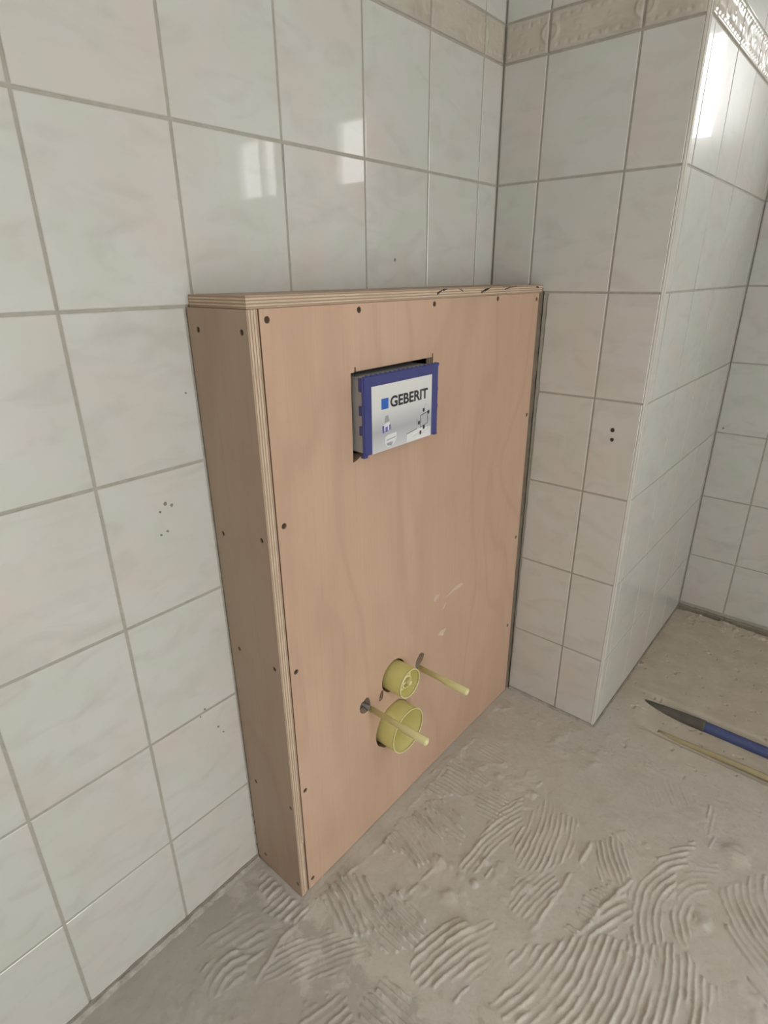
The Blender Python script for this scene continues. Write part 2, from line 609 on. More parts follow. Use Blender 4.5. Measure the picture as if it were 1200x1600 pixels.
def border_height(u, t):
    """moulded relief of the border tile; u along 0..0.2056 m, t up 0..1"""
    x = (u % 0.2056) / 0.2056
    h = 0.0
    h += 0.0016 * math.exp(-((t - 0.04) / 0.035) ** 2) + 0.0016 * math.exp(-((t - 0.96) / 0.035) ** 2)
    for tc_ in (0.16, 0.84):                                   # dashed rope
        dash = 1 if (x * 9) % 1 < 0.68 else 0.15
        h += 0.0020 * dash * math.exp(-((t - tc_) / 0.045) ** 2)
    for tc_ in (0.25, 0.75):
        h += 0.0010 * math.exp(-((t - tc_) / 0.025) ** 2)
    dx, dt = (x - 0.55) / 0.085, (t - 0.5) / 0.23               # oval medallion
    r = math.hypot(dx, dt)
    h += 0.0024 * math.exp(-((r - 1.0) / 0.22) ** 2) + (0.0012 if r < 0.7 else 0)
    for cx in (0.22, 0.86):                                    # swirling leaves
        dx, dt = (x - cx) / 0.13, (t - 0.5) / 0.2
        r = math.hypot(dx, dt)
        if r < 1.3:
            h += 0.0016 * max(0, 1.15 - r) * (0.5 + 0.5 * math.sin(5 * r + 3 * math.atan2(dt, dx)))
    return h * 1.4


def border_mesh(u0, u1, ht):
    key = ('b', round(u0 % 0.2056, 4), round(u1 - u0, 4))
    if key in tile_cache:
        return tile_cache[key]
    nu = max(4, int((u1 - u0) / 0.0028))
    nz = 26
    bm = bmesh.new()
    g = [[bm.verts.new((-(u1 - u0) / 2 + (u1 - u0) * i / nu,
                        0.0 if (i in (0, nu) or j in (0, nz)) else -border_height(u0 + (u1 - u0) * i / nu, j / nz),
                        -ht / 2 + ht * j / nz)) for j in range(nz + 1)] for i in range(nu + 1)]
    for i in range(nu):
        for j in range(nz):
            bm.faces.new((g[i][j], g[i + 1][j], g[i + 1][j + 1], g[i][j + 1]))
    rim = [g[i][0] for i in range(nu + 1)] + [g[nu][j] for j in range(1, nz + 1)] + [g[i][nz] for i in range(nu - 1, -1, -1)] + [g[0][j] for j in range(nz - 1, 0, -1)]
    back = [bm.verts.new((q.co.x, G, q.co.z)) for q in rim]
    n = len(rim)
    for i in range(n):
        bm.faces.new((rim[i], rim[(i + 1) % n], back[(i + 1) % n], back[i]))
    me = bpy.data.meshes.new('border_tile')
    bmesh.ops.recalc_face_normals(bm, faces=bm.faces)
    bm.to_mesh(me)
    bm.free()
    for p in me.polygons:
        p.use_smooth = True
    me.materials.append(M['border'])
    tile_cache[key] = me
    return me


Z_EDGE = [0.0] + [P0 + 0.25 * i for i in range(7)]      # 0, .2364 ... 1.7364
Z_BT = Z_EDGE[-1] + 0.0772
Z_ROWS = list(zip(Z_EDGE[:-1], Z_EDGE[1:])) + [(Z_EDGE[-1], Z_BT)] + [(Z_BT, Z_BT + 0.25), (Z_BT + 0.25, Z_BT + 0.50), (Z_BT + 0.50, ZC)]
rt = random.Random(11)


def place_tile(me, wall, side, u, z, name='tile', tilt=0.0016):
    o = bpy.data.objects.new(name, me)
    COL.objects.link(o)
    o.parent = wall
    axis, val = side
    o.location = (u, val, z) if axis == 'y' else (val, -u, z)
    base = Matrix.Identity(3) if axis == 'y' else Matrix.Rotation(-math.pi / 2, 3, 'Z')
    tl = Matrix.Rotation(rt.gauss(0, tilt), 3, 'X') @ Matrix.Rotation(rt.gauss(0, tilt), 3, 'Z')
    o.rotation_euler = (base @ tl).to_euler()
    return o


def tile_wall(wall, side, cols, zmax=ZC, skip=None, clip=None, zlow=0.006):
    for (u0, u1) in cols:
        for (z0, z1) in Z_ROWS:
            if z1 > zmax + 1e-4:
                continue
            a, b, c, d = u0 + J / 2, u1 - J / 2, z0 + J / 2, z1 - J / 2
            if z0 == 0:
                c = zlow
            if skip and skip(u0, u1, z0, z1):
                continue
            if clip:
                r = clip(a, b, c, d)
                if r is None:
                    continue
                a, b, c, d = r
            if b - a < 0.012 or d - c < 0.012:
                continue
            if abs((z1 - z0) - 0.0772) < 1e-3:
                place_tile(border_mesh(a, b, d - c), wall, side, (a + b) / 2, (c + d) / 2, 'border_tile', 0.0006)
            else:
                place_tile(tile_mesh(b - a, d - c), wall, side, (a + b) / 2, (c + d) / 2)


# left wall: columns counted from the inner corner
W = 0.20558
ce = [0.001, 0.0866] + [0.0866 + W * i for i in range(1, 12)]
colsA = [(-b, -a) for a, b in zip(ce[:-1], ce[1:])]


def clipA(a, b, c, d):
    if d < 1.24:
        if a > -0.93:
            return None
        if b > -0.9275:
            b = -0.9275
    return a, b, c, d


tile_wall(wall_left, ('y', 0.0), colsA, clip=clipA)

# niche wall (u = -y); the first column starts at the hacked-off strip below the boxing's top
B1 = 0.112


def skipB(u0, u1, z0, z1):
    return z0 < 1.2 and u0 < 0.2


tile_wall(wall_niche, ('x', 0.0), [(0.001, B1), (B1, B1 + W), (B1 + W, 0.4355 + J / 2)], skip=skipB)
for (z0, z1) in Z_ROWS[:5]:
    c, d = max(z0 + J / 2, 0.006), z1 - J / 2
    f_ = lambda z: 0.157 + (0.1665 - 0.157) * min(1, z / 1.2)
    a, b = min(f_(c), f_(d)) - 0.0005, B1 + W - J / 2
    rnd = [random.uniform(0, 0.0028) for _ in range(12)]
    jg = lambda tt: (f_(d + (c - d) * tt) - a) + rnd[int(tt * 10)] - 0.001
    place_tile(tile_mesh(b - a, d - c, jg), wall_niche, ('x', 0.0), (a + b) / 2, (c + d) / 2)

# return wall (faces the room, seen at a glancing angle)
ceC = [0.0085, 0.042, 0.248, 0.4535, 0.659, 0.8646, XD]
tile_wall(wall_return, ('y', YC), list(zip(ceC[:-1], ceC[1:])))

# far wall (u = -y), tiles end around the window opening
ceD = [0.4445, 0.606] + [0.606 + W * i for i in range(1, 6)]


def clipD(a, b, c, d):
    y0, y1, z0, z1 = WINDOWS[0]
    wa, wb = -y1 - 0.002, -y0 + 0.002
    if b > wa and a < wb and d > z0 and c < z1:
        if c < z0 - 0.02:
            return a, b, c, z0 - 0.002
        if a < wa - 0.012:
            return a, wa, c, d
        if b > wb + 0.012:
            return wb, b, c, d
        if d > z1 + 0.02:
            return a, b, z1 + 0.002, d
        return None
    return a, b, c, d


tile_wall(wall_far, ('x', XD), list(zip(ceD[:-1], ceD[1:])), clip=clipD, zlow=0.022)

# rounded corner trim where niche wall and return wall meet
bm = bmesh.new()
prof = []
for i in range(7):
    a = math.pi / 2 * i / 6
    prof.append((0.0075 - 0.0075 * math.cos(a), YC + 0.0075 - 0.0075 * math.sin(a)))
prof += [(0.0075, YC + 0.0075)]
prism(bm, prof, 2, 0.0, ZC)
struct(obj('trim_1', bm, M['trim']))

# drill marks and chips on tiles: shallow dark pits
marks = [('A', 258, 787, .004), ('A', 268, 789, .0035), ('A', 250, 800, .0025), ('A', 262, 830, .003), ('A', 252, 836, .0025), ('A', 617, 406, .004),
         ('A', 320, 1108, .0025), ('A', 341, 1135, .003), ('A', 349, 1143, .0025), ('A', 313, 1120, .002), ('A', 290, 614, .002), ('B', 957, 672, .005), ('B', 956, 687, .0045), ('D', 1130, 669, .003), ('A', 299, 492, .006), ('A', 301, 506, .005), ('A', 304, 520, .003), ('A', 397, 1272, .005), ('A', 399, 1283, .004), ('A', 401, 1300, .005), ('A', 403, 1318, .004)]
for wl, u_, v_, r in marks:
    r *= 0.72 if wl == 'A' and u_ < 296 or u_ in (320, 341, 349, 313, 617) else 1.0
    p = on(u_, v_, 1, 0.0) if wl == 'A' else (on(u_, v_, 0, 0.0) if wl == 'B' else on(u_, v_, 0, XD))
    bm = bmesh.new()
    d_ = (0, -1, 0) if wl == 'A' else (-1, 0, 0)
    lathe(bm, [(0.0, 0.0004), (r * 0.7, 0.0005), (r, 0.0011), (r * 1.15, -0.0004)], 9, p, d_)
    for vtx in bm.verts:
        vtx.co.z += random.uniform(-1, 1) * r * 0.25
    obj('chip', bm, M['dark'] if wl == 'B' else M['mortar'], {'A': wall_left, 'B': wall_niche, 'D': wall_far}[wl])


# ------------------------------------------------------------------ floor: screed with trowelled adhesive ridges (height field)
def vnoise(x, y, seed):
    xi, yi = np.floor(x).astype(np.int64), np.floor(y).astype(np.int64)
    fx, fy = x - xi, y - yi
    fx = fx * fx * (3 - 2 * fx)
    fy = fy * fy * (3 - 2 * fy)

    def hsh(a, b):
        n = (a * 374761393 + b * 668265263 + seed * 1442695041) & 0x7fffffff
        n = ((n ^ (n >> 13)) * 1274126177) & 0x7fffffff
        return ((n ^ (n >> 16)) & 0xffff) / 65535.0
    return (hsh(xi, yi) * (1 - fx) + hsh(xi + 1, yi) * fx) * (1 - fy) + (hsh(xi, yi + 1) * (1 - fx) + hsh(xi + 1, yi + 1) * fx) * fy


def fbm(x, y, s, seed, o=4):
    r, a, tot = 0, 1.0, 0
    for i in range(o):
        r = r + a * vnoise(x * s, y * s, seed + i)
        tot += a
        a *= 0.5
        s *= 2.03
    return r / tot


def fl(u_, v_):
    p = on(u_, v_, 2, 0.0)
    return np.array((p.x, p.y))


RES = 0.0020
FX0, FX1, FY0, FY1 = -1.50, XD + 0.0015, -1.18, 0.0015
nx, ny = int((FX1 - FX0) / RES) + 1, int((FY1 - FY0) / RES) + 1
gx = np.linspace(FX0, FX1, nx)
gy = np.linspace(FY0, FY1, ny)
X, Y = np.meshgrid(gx, gy, indexing='ij')
wx = X + 0.010 * (fbm(X, Y, 22, 5, 3) - 0.5)
wy = Y + 0.010 * (fbm(X, Y, 22, 9, 3) - 0.5)


def sdf_poly(px, py, poly):
    d = np.full(px.shape, 1e9)
    inside = np.zeros(px.shape, bool)
    n = len(poly)
    for i in range(n):
        a, b = poly[i], poly[(i + 1) % n]
        e_ = b - a
        wxx, wyy = px - a[0], py - a[1]
        tt = np.clip((wxx * e_[0] + wyy * e_[1]) / (e_ @ e_), 0, 1)
        d = np.minimum(d, (wxx - e_[0] * tt) ** 2 + (wyy - e_[1] * tt) ** 2)
        cnd = ((a[1] > py) != (b[1] > py)) & (px < (b[0] - a[0]) * (py - a[1]) / (b[1] - a[1] + 1e-12) + a[0])
        inside ^= cnd
    d = np.sqrt(d)
    return np.where(inside, d, -d)


Hh = 0.0030 * (fbm(X, Y, 3.5, 21, 4) - 0.5) + 0.0013 * (fbm(X, Y, 24, 31, 3) - 0.5)
# rough trowel texture over the adhesive area
adh = np.clip((0.12 - X) / 0.18, 0, 1)
lump = np.clip(fbm(X, Y, 26, 41, 3) - 0.58, 0, 1) * 0.016
Hh += lump * adh * np.clip(fbm(X, Y, 5, 47, 2) * 2.2 - 0.7, 0, 1)

# (outline px, ridge direction px a->b or ('arc', centre px), pitch m, height m)
PATCH = [
    ([(398, 1366), (428, 1356), (482, 1408), (462, 1446), (412, 1430)], ((400, 1412), (432, 1386)), 0.0165, 0.0042),
    ([(318, 1478), (385, 1412), (428, 1440), (424, 1478), (350, 1530)], ((360, 1480), (420, 1440)), 0.0180, 0.0036),
    ([(315, 1520), (345, 1490), (392, 1480), (372, 1540), (330, 1560)], ('arc', (385, 1560)), 0.0170, 0.0036),
    ([(498, 1404), (538, 1364), (572, 1370), (606, 1400), (590, 1462), (558, 1455)], ((520, 1378), (566, 1448)), 0.0145, 0.0060),
    ([(552, 1404), (628, 1396), (668, 1436), (650, 1482), (572, 1492)], ((558, 1406), (604, 1478)), 0.0150, 0.0062),
    ([(598, 1312), (632, 1276), (660, 1262), (700, 1300), (690, 1334), (650, 1352), (618, 1330)], ((606, 1304), (650, 1346)), 0.0130, 0.0056),
    ([(665, 1256), (690, 1250), (735, 1290), (718, 1318), (690, 1290)], ((680, 1262), (722, 1304)), 0.0125, 0.0048),
    ([(660, 1240), (702, 1194), (740, 1196), (762, 1222), (730, 1240), (690, 1246)], ((690, 1202), (745, 1230)), 0.0125, 0.0048),
    ([(735, 1248), (772, 1228), (800, 1248), (782, 1290), (748, 1272)], ((740, 1240), (790, 1270)), 0.0120, 0.0030),
    ([(722, 1352), (796, 1242), (822, 1252), (790, 1320), (752, 1372)], ((725, 1350), (790, 1264)), 0.0120, 0.0026),
    ([(800, 1300), (850, 1250), (905, 1290), (890, 1340), (850, 1370), (806, 1350)], ((810, 1345), (858, 1275)), 0.0125, 0.0030),
    ([(800, 1372), (870, 1352), (866, 1420), (828, 1448), (796, 1420)], ((806, 1440), (860, 1364)), 0.0120, 0.0028),
    ([(932, 1318), (968, 1304), (984, 1340), (970, 1382), (938, 1376)], ((944, 1318), (956, 1376)), 0.0125, 0.0036),
    ([(955, 1302), (985, 1296), (1010, 1340), (996, 1352)], ((958, 1300), (1004, 1346)), 0.0115, 0.0030),
    ([(880, 1450), (915, 1395), (960, 1372), (940, 1410), (900, 1470)], ((893, 1416), (925, 1440)), 0.0115, 0.0040),
    ([(905, 1472), (940, 1420), (980, 1392), (984, 1430), (940, 1478)], ((905, 1470), (975, 1400)), 0.0170, 0.0045),
    ([(980, 1500), (986, 1392), (1030, 1330), (1085, 1312), (1070, 1350), (1040, 1400), (1030, 1500)], ('arc', (1170, 1500)), 0.0140, 0.0040),
    ([(1046, 1430), (1070, 1360), (1120, 1345), (1118, 1380), (1080, 1450), (1060, 1500)], ('arc', (1150, 1470)), 0.0140, 0.0026),
    ([(1130, 1390), (1190, 1362), (1260, 1400), (1260, 1600), (1190, 1580), (1140, 1480)], ('arc', (1330, 1445)), 0.0150, 0.0044),
    ([(652, 1462), (705, 1436), (775, 1442), (770, 1490), (710, 1560), (640, 1540)], ((680, 1530), (762, 1448)), 0.0145, 0.0042),
    ([(800, 1490), (900, 1460), (1060, 1480), (1130, 1550), (1080, 1640), (850, 1640), (770, 1570)], ((850, 1590), (940, 1500)), 0.0150, 0.0042),
    ([(440, 1476), (520, 1448), (566, 1480), (530, 1530), (450, 1530), (400, 1540)], ((400, 1530), (470, 1484)), 0.0115, 0.0024),
    ([(985, 1216), (1085, 1224), (1092, 1256), (1020, 1262)], ((1040, 1216), (1052, 1258)), 0.0130, 0.0016),
    ([(1108, 1256), (1122, 1258), (1116, 1326), (1104, 1322)], ((1114, 1256), (1108, 1324)), 0.0120, 0.0028),
    ([(600, 1530), (650, 1560), (630, 1650), (560, 1640), (570, 1560)], ((590, 1540), (640, 1590)), 0.0130, 0.0036),
    ([(740, 1168), (775, 1160), (795, 1190), (770, 1196)], ((735, 1165), (790, 1190)), 0.0120, 0.0022),
    ([(470, 1560), (540, 1550), (560, 1620), (460, 1640)], ((480, 1600), (540, 1560)), 0.0140, 0.0026),
]
jx = X + 0.0012 * (fbm(X, Y, 150, 301, 2) - 0.5) * 2
jy = Y + 0.0012 * (fbm(X, Y, 150, 311, 2) - 0.5) * 2
rough = fbm(X, Y, 90, 321, 3)
for ip, (poly, dr, pitch, hgt) in enumerate(PATCH):
    if 3 <= ip <= 8:
        hgt *= 1.45          # ridges along the boxing raised so their shading shows more
    pl = [fl(*q) for q in poly]
    sd = sdf_poly(wx + 0.035 * (fbm(X, Y, 30, 61 + ip, 3) - 0.5), wy + 0.035 * (fbm(X, Y, 30, 71 + ip, 3) - 0.5), pl)
    mask = np.clip(sd / 0.006 + 0.4, 0, 1)
    if not mask.any():
        continue
    mask = mask * mask * (3 - 2 * mask)
    if dr[0] == 'arc':
        c_ = fl(*dr[1])
        q = np.hypot(jx + 0.6 * (wx - X) - c_[0], jy + 0.6 * (wy - Y) - c_[1])
        along = np.arctan2(Y - c_[1], X - c_[0]) * 0.2
    else:
        a, b = fl(*dr[0]), fl(*dr[1])
        d_ = (b - a) / np.linalg.norm(b - a)
        along = (X - a[0]) * d_[0] + (Y - a[1]) * d_[1]
        q = -(jx + 0.6 * (wx - X) - a[0]) * d_[1] + (jy + 0.6 * (wy - Y) - a[1]) * d_[0] + 0.9 * along * along * (1 if ip % 2 else -1)
    ph = q / pitch
    row = np.floor(ph)
    fr_ = ph - row
    rid = np.clip(1 - np.abs(fr_ - 0.5) / 0.30, 0, 1) ** 0.7
    # every tooth leaves its own ridge: varying height, torn in places
    amp = 0.25 + 1.0 * vnoise(row * 1.7 + 0.5, along * 26 + ip * 7, 401 + ip)
    tear = np.clip((vnoise(row * 3.1 + 0.3, along * 9 + ip, 431 + ip) - 0.10) * 7, 0.0, 1)
    fade = np.clip(2.4 * fbm(X, Y, 11, 131 + ip, 2) - 0.25, 0.22, 1)
    Hh = Hh * (1 - 0.6 * mask) + mask * 1.25 * hgt * rid * amp * tear * fade * (0.75 + 0.5 * rough)
Hh += 0.0011 * (rough - 0.5) * adh

# long trowel-edge beads
BEADS = [([(718, 1352), (770, 1288), (845, 1222)], 0.004), ([(830, 1452), (860, 1410), (880, 1385), (925, 1312)], 0.006), ([(400, 1530), (440, 1468), (490, 1420)], 0.005),
         ([(503, 1402), (560, 1352), (600, 1318), (640, 1262), (700, 1192), (740, 1155)], 0.0032), ([(905, 1460), (985, 1375)], 0.005), ([(880, 1480), (965, 1395)], 0.004),
         ([(640, 1395), (690, 1340), (712, 1365)], 0.004)]
for ib, (pts, hb) in enumerate(BEADS):
    pp = [fl(*q) for q in pts]
    dmin = np.full(X.shape, 1e9)
    for a, b in zip(pp[:-1], pp[1:]):
        e_ = b - a
        tt = np.clip(((wx - a[0]) * e_[0] + (wy - a[1]) * e_[1]) / (e_ @ e_), 0, 1)
        dmin = np.minimum(dmin, np.hypot(wx - a[0] - e_[0] * tt, wy - a[1] - e_[1] * tt))
    Hh += 0.8 * hb * np.exp(-(dmin / 0.0042) ** 2) * np.clip(2.6 * fbm(X, Y, 30, 171 + ib, 3) - 0.75, 0, 1.2)
    Hh += 0.0012 * np.clip((fbm(X, Y, 40, 191 + ib, 3) - 0.45) * 4, 0, 1) * np.exp(-(dmin / 0.016) ** 2)
# stray blobs of adhesive
rb = random.Random(5)
for (u_, v_, r, hb) in [(683, 1345, .016, .006), (756, 1345, .010, .005), (740, 1380, .009, .006), (700, 1400, .018, .005), (822, 1385, .012, .005), (1150, 1335, .030, .007), (960, 1290, .030, .003),
                        (720, 1450, .02, .006), (930, 1425, .012, .005), (1100, 1440, .016, .006), (780, 1215, .012, .004), (1010, 1320, .008, .003), (620, 1395, .015, .004), (480, 1500, .02, .003)]:
    p = fl(u_, v_)
    dd = np.hypot(wx - p[0], wy - p[1]) / r
    Hh += hb * np.exp(-dd ** 3) * (0.6 + 0.8 * fbm(X, Y, 60, 201, 3))

# shallow trench for the two pipes, rubble along the far wall
tr_ = np.clip((X - 0.085) / 0.02, 0, 1) * np.clip((0.262 - X + 0.012 * (fbm(X, Y, 20, 220, 3) - 0.5)) / 0.010, 0, 1) * np.clip((-0.52 - Y) / 0.12, 0, 1)
Hh += -0.013 * tr_
Hh += 0.004 * np.clip((X - 0.26) / 0.012, 0, 1) * np.clip((-0.45 - Y) / 0.05, 0, 1)
Hh += np.clip((fbm(X, Y, 45, 240, 3) - 0.52), 0, 1) * 0.03 * np.clip((X - 0.80) / 0.05, 0, 1) * np.clip((0.905 - X) / 0.02, 0, 1)
far_edge = np.clip((X - (0.872 + 0.03 * (fbm(X, Y, 16, 250, 3) - 0.5))) / 0.006, 0, 1)
Hh += -0.014 * far_edge * np.clip(0.4 + 1.6 * fbm(X, Y, 9, 260, 2), 0, 1)
pits = np.clip(fbm(X, Y, 55, 270, 2) - 0.77, 0, 1) * 0.05 * np.clip((X + 0.1) / 0.2, 0, 1)
Hh -= pits
# keep the screed level under the boxing and the walls
inb = np.clip(np.minimum(np.minimum(X + 0.934, 0.02 - X), np.minimum(Y + 0.165, 0.1)) / 0.008 + 1, 0, 1)
Hh = Hh * (1 - inb) + inb * (-0.0005)
base = -0.0012
Z = Hh + base
near_wall = np.clip((Y + 0.012) / 0.010, 0, 1)
Z = np.where(near_wall > 0, Z * (1 - near_wall) + near_wall * 0.0, Z)

edge = np.clip(np.minimum(Y - FY0, X - FX0) / 0.09, 0, 1)      # run out level towards the plain screed
Z = Z * edge + (1 - edge) * -0.0022
verts = np.stack([X, Y, Z], -1).reshape(-1, 3)
ii, jj = np.meshgrid(np.arange(nx - 1), np.arange(ny - 1), indexing='ij')
i0 = (ii * ny + jj)
cxm, cym = X[:-1, :-1], Y[:-1, :-1]
keep = ~((cxm > -0.90) & (cxm < -0.012) & (cym > -0.135)) & ~((cxm > 0.012) & (cym > YC + 0.012))
i0 = i0[keep].reshape(-1)
faces = np.stack([i0, i0 + ny, i0 + ny + 1, i0 + 1], -1)
nv = len(verts)
extra_v = []
extra_f = []


def quad(x0, x1, y0, y1, z=-0.0022):
    b = nv + len(extra_v)
    extra_v.extend([(x0, y0, z), (x1, y0, z), (x1, y1, z), (x0, y1, z)])
    extra_f.append((b, b + 1, b + 2, b + 3))


quad(XR - 0.14, FX0 + 0.004, YR, 0.0015)
quad(FX0 + 0.004, XD + 0.0015, YR, FY0 + 0.003)
verts = np.concatenate([verts, np.array(extra_v)])
faces = np.concatenate([faces, np.array(extra_f)])
me = bpy.data.meshes.new('floor')
me.vertices.add(len(verts))
me.vertices.foreach_set('co', verts.astype(np.float32).ravel())
me.loops.add(len(faces) * 4)
me.loops.foreach_set('vertex_index', faces.astype(np.int32).ravel())
me.polygons.add(len(faces))
me.polygons.foreach_set('loop_start', np.arange(0, len(faces) * 4, 4, dtype=np.int32))
me.polygons.foreach_set('use_smooth', np.ones(len(faces), dtype=bool))
me.update()
me.validate()
floor = struct(link('floor', me, M['cement']))
bm = bmesh.new()
box(bm, XR - 0.14, XD + 0.16, YR - 0.12, 0.14, -0.12, -0.034)
obj('floor_slab', bm, M['cement'], floor)


# ragged mortar left along the foot of the walls
def ragged_strip(name, wall, p0, p1, nrm, depth, height, seed, mat, z0=-0.003):
    p0, p1, nrm = Vector(p0), Vector(p1), Vector(nrm)
    n = int((p1 - p0).length / 0.006)
    bm = bmesh.new()
    rows = []
    for i in range(n + 1):
        q = p0.lerp(p1, i / n)
        f1 = 0.45 + 0.9 * (mnoise.noise(Vector((i * 0.13, seed, 0))) * 0.5 + 0.5) * (0.7 + 0.5 * mnoise.noise(Vector((i * 0.7, seed, 5))))
        f2 = 0.3 + 0.9 * (mnoise.noise(Vector((i * 0.21, seed + 9, 0))) * 0.5 + 0.5)
        f1, f2 = max(f1, 0.15), max(f2, 0.1)
        prof_ = [(0.0, height * f2), (depth * f1 * 0.5, height * f2 * 0.9), (depth * f1 * 0.8, height * f2 * 0.4), (depth * f1, 0.0)]
        rows.append([bm.verts.new(q + nrm * a + Vector((0, 0, z0 + (h - z0) * 1.0 if h > 0 else z0))) for a, h in prof_])
    for r0, r1 in zip(rows[:-1], rows[1:]):
        for j in range(3):
            bm.faces.new((r0[j], r0[j + 1], r1[j + 1], r1[j]))
    return obj(name, bm, mat, wall)


ragged_strip('mortar_strip', wall_left, (XR, 0.001, 0), (-0.928, 0.001, 0), (0, -1, 0), 0.017, 0.011, 3, M['mortar_light'])
ragged_strip('mortar_strip', wall_left, (XR, -0.0002, 0.009), (-0.928, -0.0002, 0.009), (0, -1, 0), 0.0035, 0.004, 43, M['mortar'], 0.001)  # dark strip stands in for the shaded gap under the tiles
ragged_strip('mortar_strip', wall_niche, (0.001, -0.16, 0), (0.001, YC, 0), (-1, 0, 0), 0.010, 0.007, 13, M['mortar_light'])
ragged_strip('mortar_strip', wall_return, (0.0, YC + .001, 0), (XD, YC + .001, 0), (0, -1, 0), 0.008, 0.006, 23, M['mortar'])
ragged_strip('mortar_strip', wall_far, (XD + .001, YC, 0), (XD + .001, -1.6, 0), (-1, 0, 0), 0.014, 0.012, 33, M['mortar'], -0.012)

# ------------------------------------------------------------------ plywood boxing
YF = -0.1533
XS = -0.9240
XP0, XP1 = -0.9018, -0.0235
ZT = 1.236
boxing = empty('toilet_boxing', (XS / 2, YF / 2, 0))
tag(boxing, 'plywood boxing built against the tiled corner, enclosing the toilet frame', 'boxing')


def apply_bool(o, cutter):
    md = o.modifiers.new('cut', 'BOOLEAN')
    md.operation = 'DIFFERENCE'
    md.solver = 'EXACT'
    md.object = cutter
    dg = bpy.context.evaluated_depsgraph_get()
    me_ = bpy.data.meshes.new_from_object(o.evaluated_get(dg))
    o.modifiers.clear()
    o.data = me_
    bpy.data.objects.remove(cutter, do_unlink=True)


FRONT_SCREWS = [(-.888, 1.220), (-.690, 1.225), (-.471, 1.226), (-.226, 1.228), (-.034, 1.221), (-.034, .928), (-.036, .565), (-.041, .262), (-.888, .891), (-.888, .592), (-.890, .293), (-.889, .026)]
SIDE_SCREWS = [(-.027, 1.203), (-.138, 1.204), (-.024, .853), (-.136, .872), (-.029, .607), (-.136, .611), (-.028, .259), (-.143, .265), (-.030, .032), (-.142, .034)]
HX = (-0.7155, -0.4720)
HZ = (0.9685, 1.1250)
UPX, UPZ, LOX, LOZ = -0.5985, 0.4085, -0.6005, 0.2700
RODS = [(-0.6895, 0.374), (-0.5100, 0.381)]

# front panel
bm = bmesh.new()
prism(bm, [(XP0, 0.001), (XP1 + 0.004, 0.001), (XP1, ZT - 0.0006), (XP0, ZT - 0.0006)], 1, YF, YF + 0.018)
front = obj('front_panel', bm, [M['veneer'], M['ply_y']])
bm = bmesh.new()
# flush opening, saw cuts overrun at the corners
prism(bm, [(HX[0], HZ[0] - 0.009), (HX[0] + 0.010, HZ[0] - 0.006), (HX[0] + 0.022, HZ[0]), (HX[1], HZ[0] + 0.001), (HX[1], HZ[1] + 0.007), (HX[1] - 0.004, HZ[1] + 0.007), (HX[1] - 0.0042, HZ[1]),
           (HX[0] + 0.014, HZ[1] - 0.002), (HX[0] + 0.013, HZ[1] + 0.006), (HX[0] + 0.010, HZ[1] + 0.006), (HX[0] + 0.009, HZ[1] - 0.003), (HX[0], HZ[1] - 0.003)], 1, YF - 0.01, YF + 0.03)
prism(bm, blob(UPX - 0.003, UPZ + 0.002, 0.0420, 0.0420, 24, 0.012), 1, YF - 0.01, YF + 0.03)
cut1 = obj('cutter', bm, M['dark'])
apply_bool(front, cut1)
bm = bmesh.new()
prism(bm, blob(LOX - 0.004, LOZ - 0.001, 0.0625, 0.062, 26, 0.02), 1, YF - 0.01, YF + 0.03)
prism(bm, blob(-0.702, 0.386, 0.0185, 0.020, 14, 0.13, 0.4), 1, YF - 0.01, YF + 0.03)
prism(bm, blob(-0.500, 0.397, 0.020, 0.014, 13, 0.13, 0.75), 1, YF - 0.01, YF + 0.03)
g_ = on(596, 1087, 1, YF)
prism(bm, blob(g_.x, g_.z, 0.008, 0.014, 9, 0.2, -0.25), 1, YF - 0.01, YF + 0.03)
cut2 = obj('cutter', bm, M['dark'])
apply_bool(front, cut2)
bm = bmesh.new()
for (x, z) in FRONT_SCREWS:
    lathe_r = lathe(bm, [(0.0, 0.004), (0.0052, 0.004), (0.0056, -0.004), (0.0, -0.004)], 12, (x, YF, z), (0, 1, 0))
bmesh.ops.remove_doubles(bm, verts=bm.verts, dist=0.0003)
cut3 = obj('cutter', bm, M['dark'])
apply_bool(front, cut3)


def edge_mats(o, keep_axis):
    me_ = o.data
    for p in me_.polygons:
        p.material_index = 0 if abs(p.normal[keep_axis]) > 0.7 else 1


def set_mats(o, ms):
    o.data.materials.clear()
    for m_ in ms:
        o.data.materials.append(m_)


set_mats(front, [M['veneer'], M['ply_y']])
edge_mats(front, 1)
under(front, boxing)

# side panel: its layered front edge shows beside the front panel
bm = bmesh.new()
box(bm, XS, XS + 0.0195, YF, -0.002, 0.0005, ZT - 0.0006)
side = obj('side_panel', bm, [M['veneer_shaded'], M['ply_x']])
bm = bmesh.new()
for (y, z) in SIDE_SCREWS:
    lathe(bm, [(0.0, 0.004), (0.0046, 0.004), (0.005, -0.004), (0.0, -0.004)], 12, (XS, y, z), (1, 0, 0))
bmesh.ops.remove_doubles(bm, verts=bm.verts, dist=0.0003)
apply_bool(side, obj('cutter', bm, M['dark']))
# a strip of the edge torn away low down
bm = bmesh.new()
prism(bm, [(XS + 0.010, YF - 0.005), (XS + 0.03, YF - 0.005), (XS + 0.03, YF + 0.0025), (XS + 0.012, YF + 0.0018)], 2, -0.01, 0.158)
apply_bool(side, obj('cutter', bm, M['dark']))
set_mats(side, [M['veneer_shaded'], M['ply_x']])
edge_mats(side, 0)
under(side, boxing)

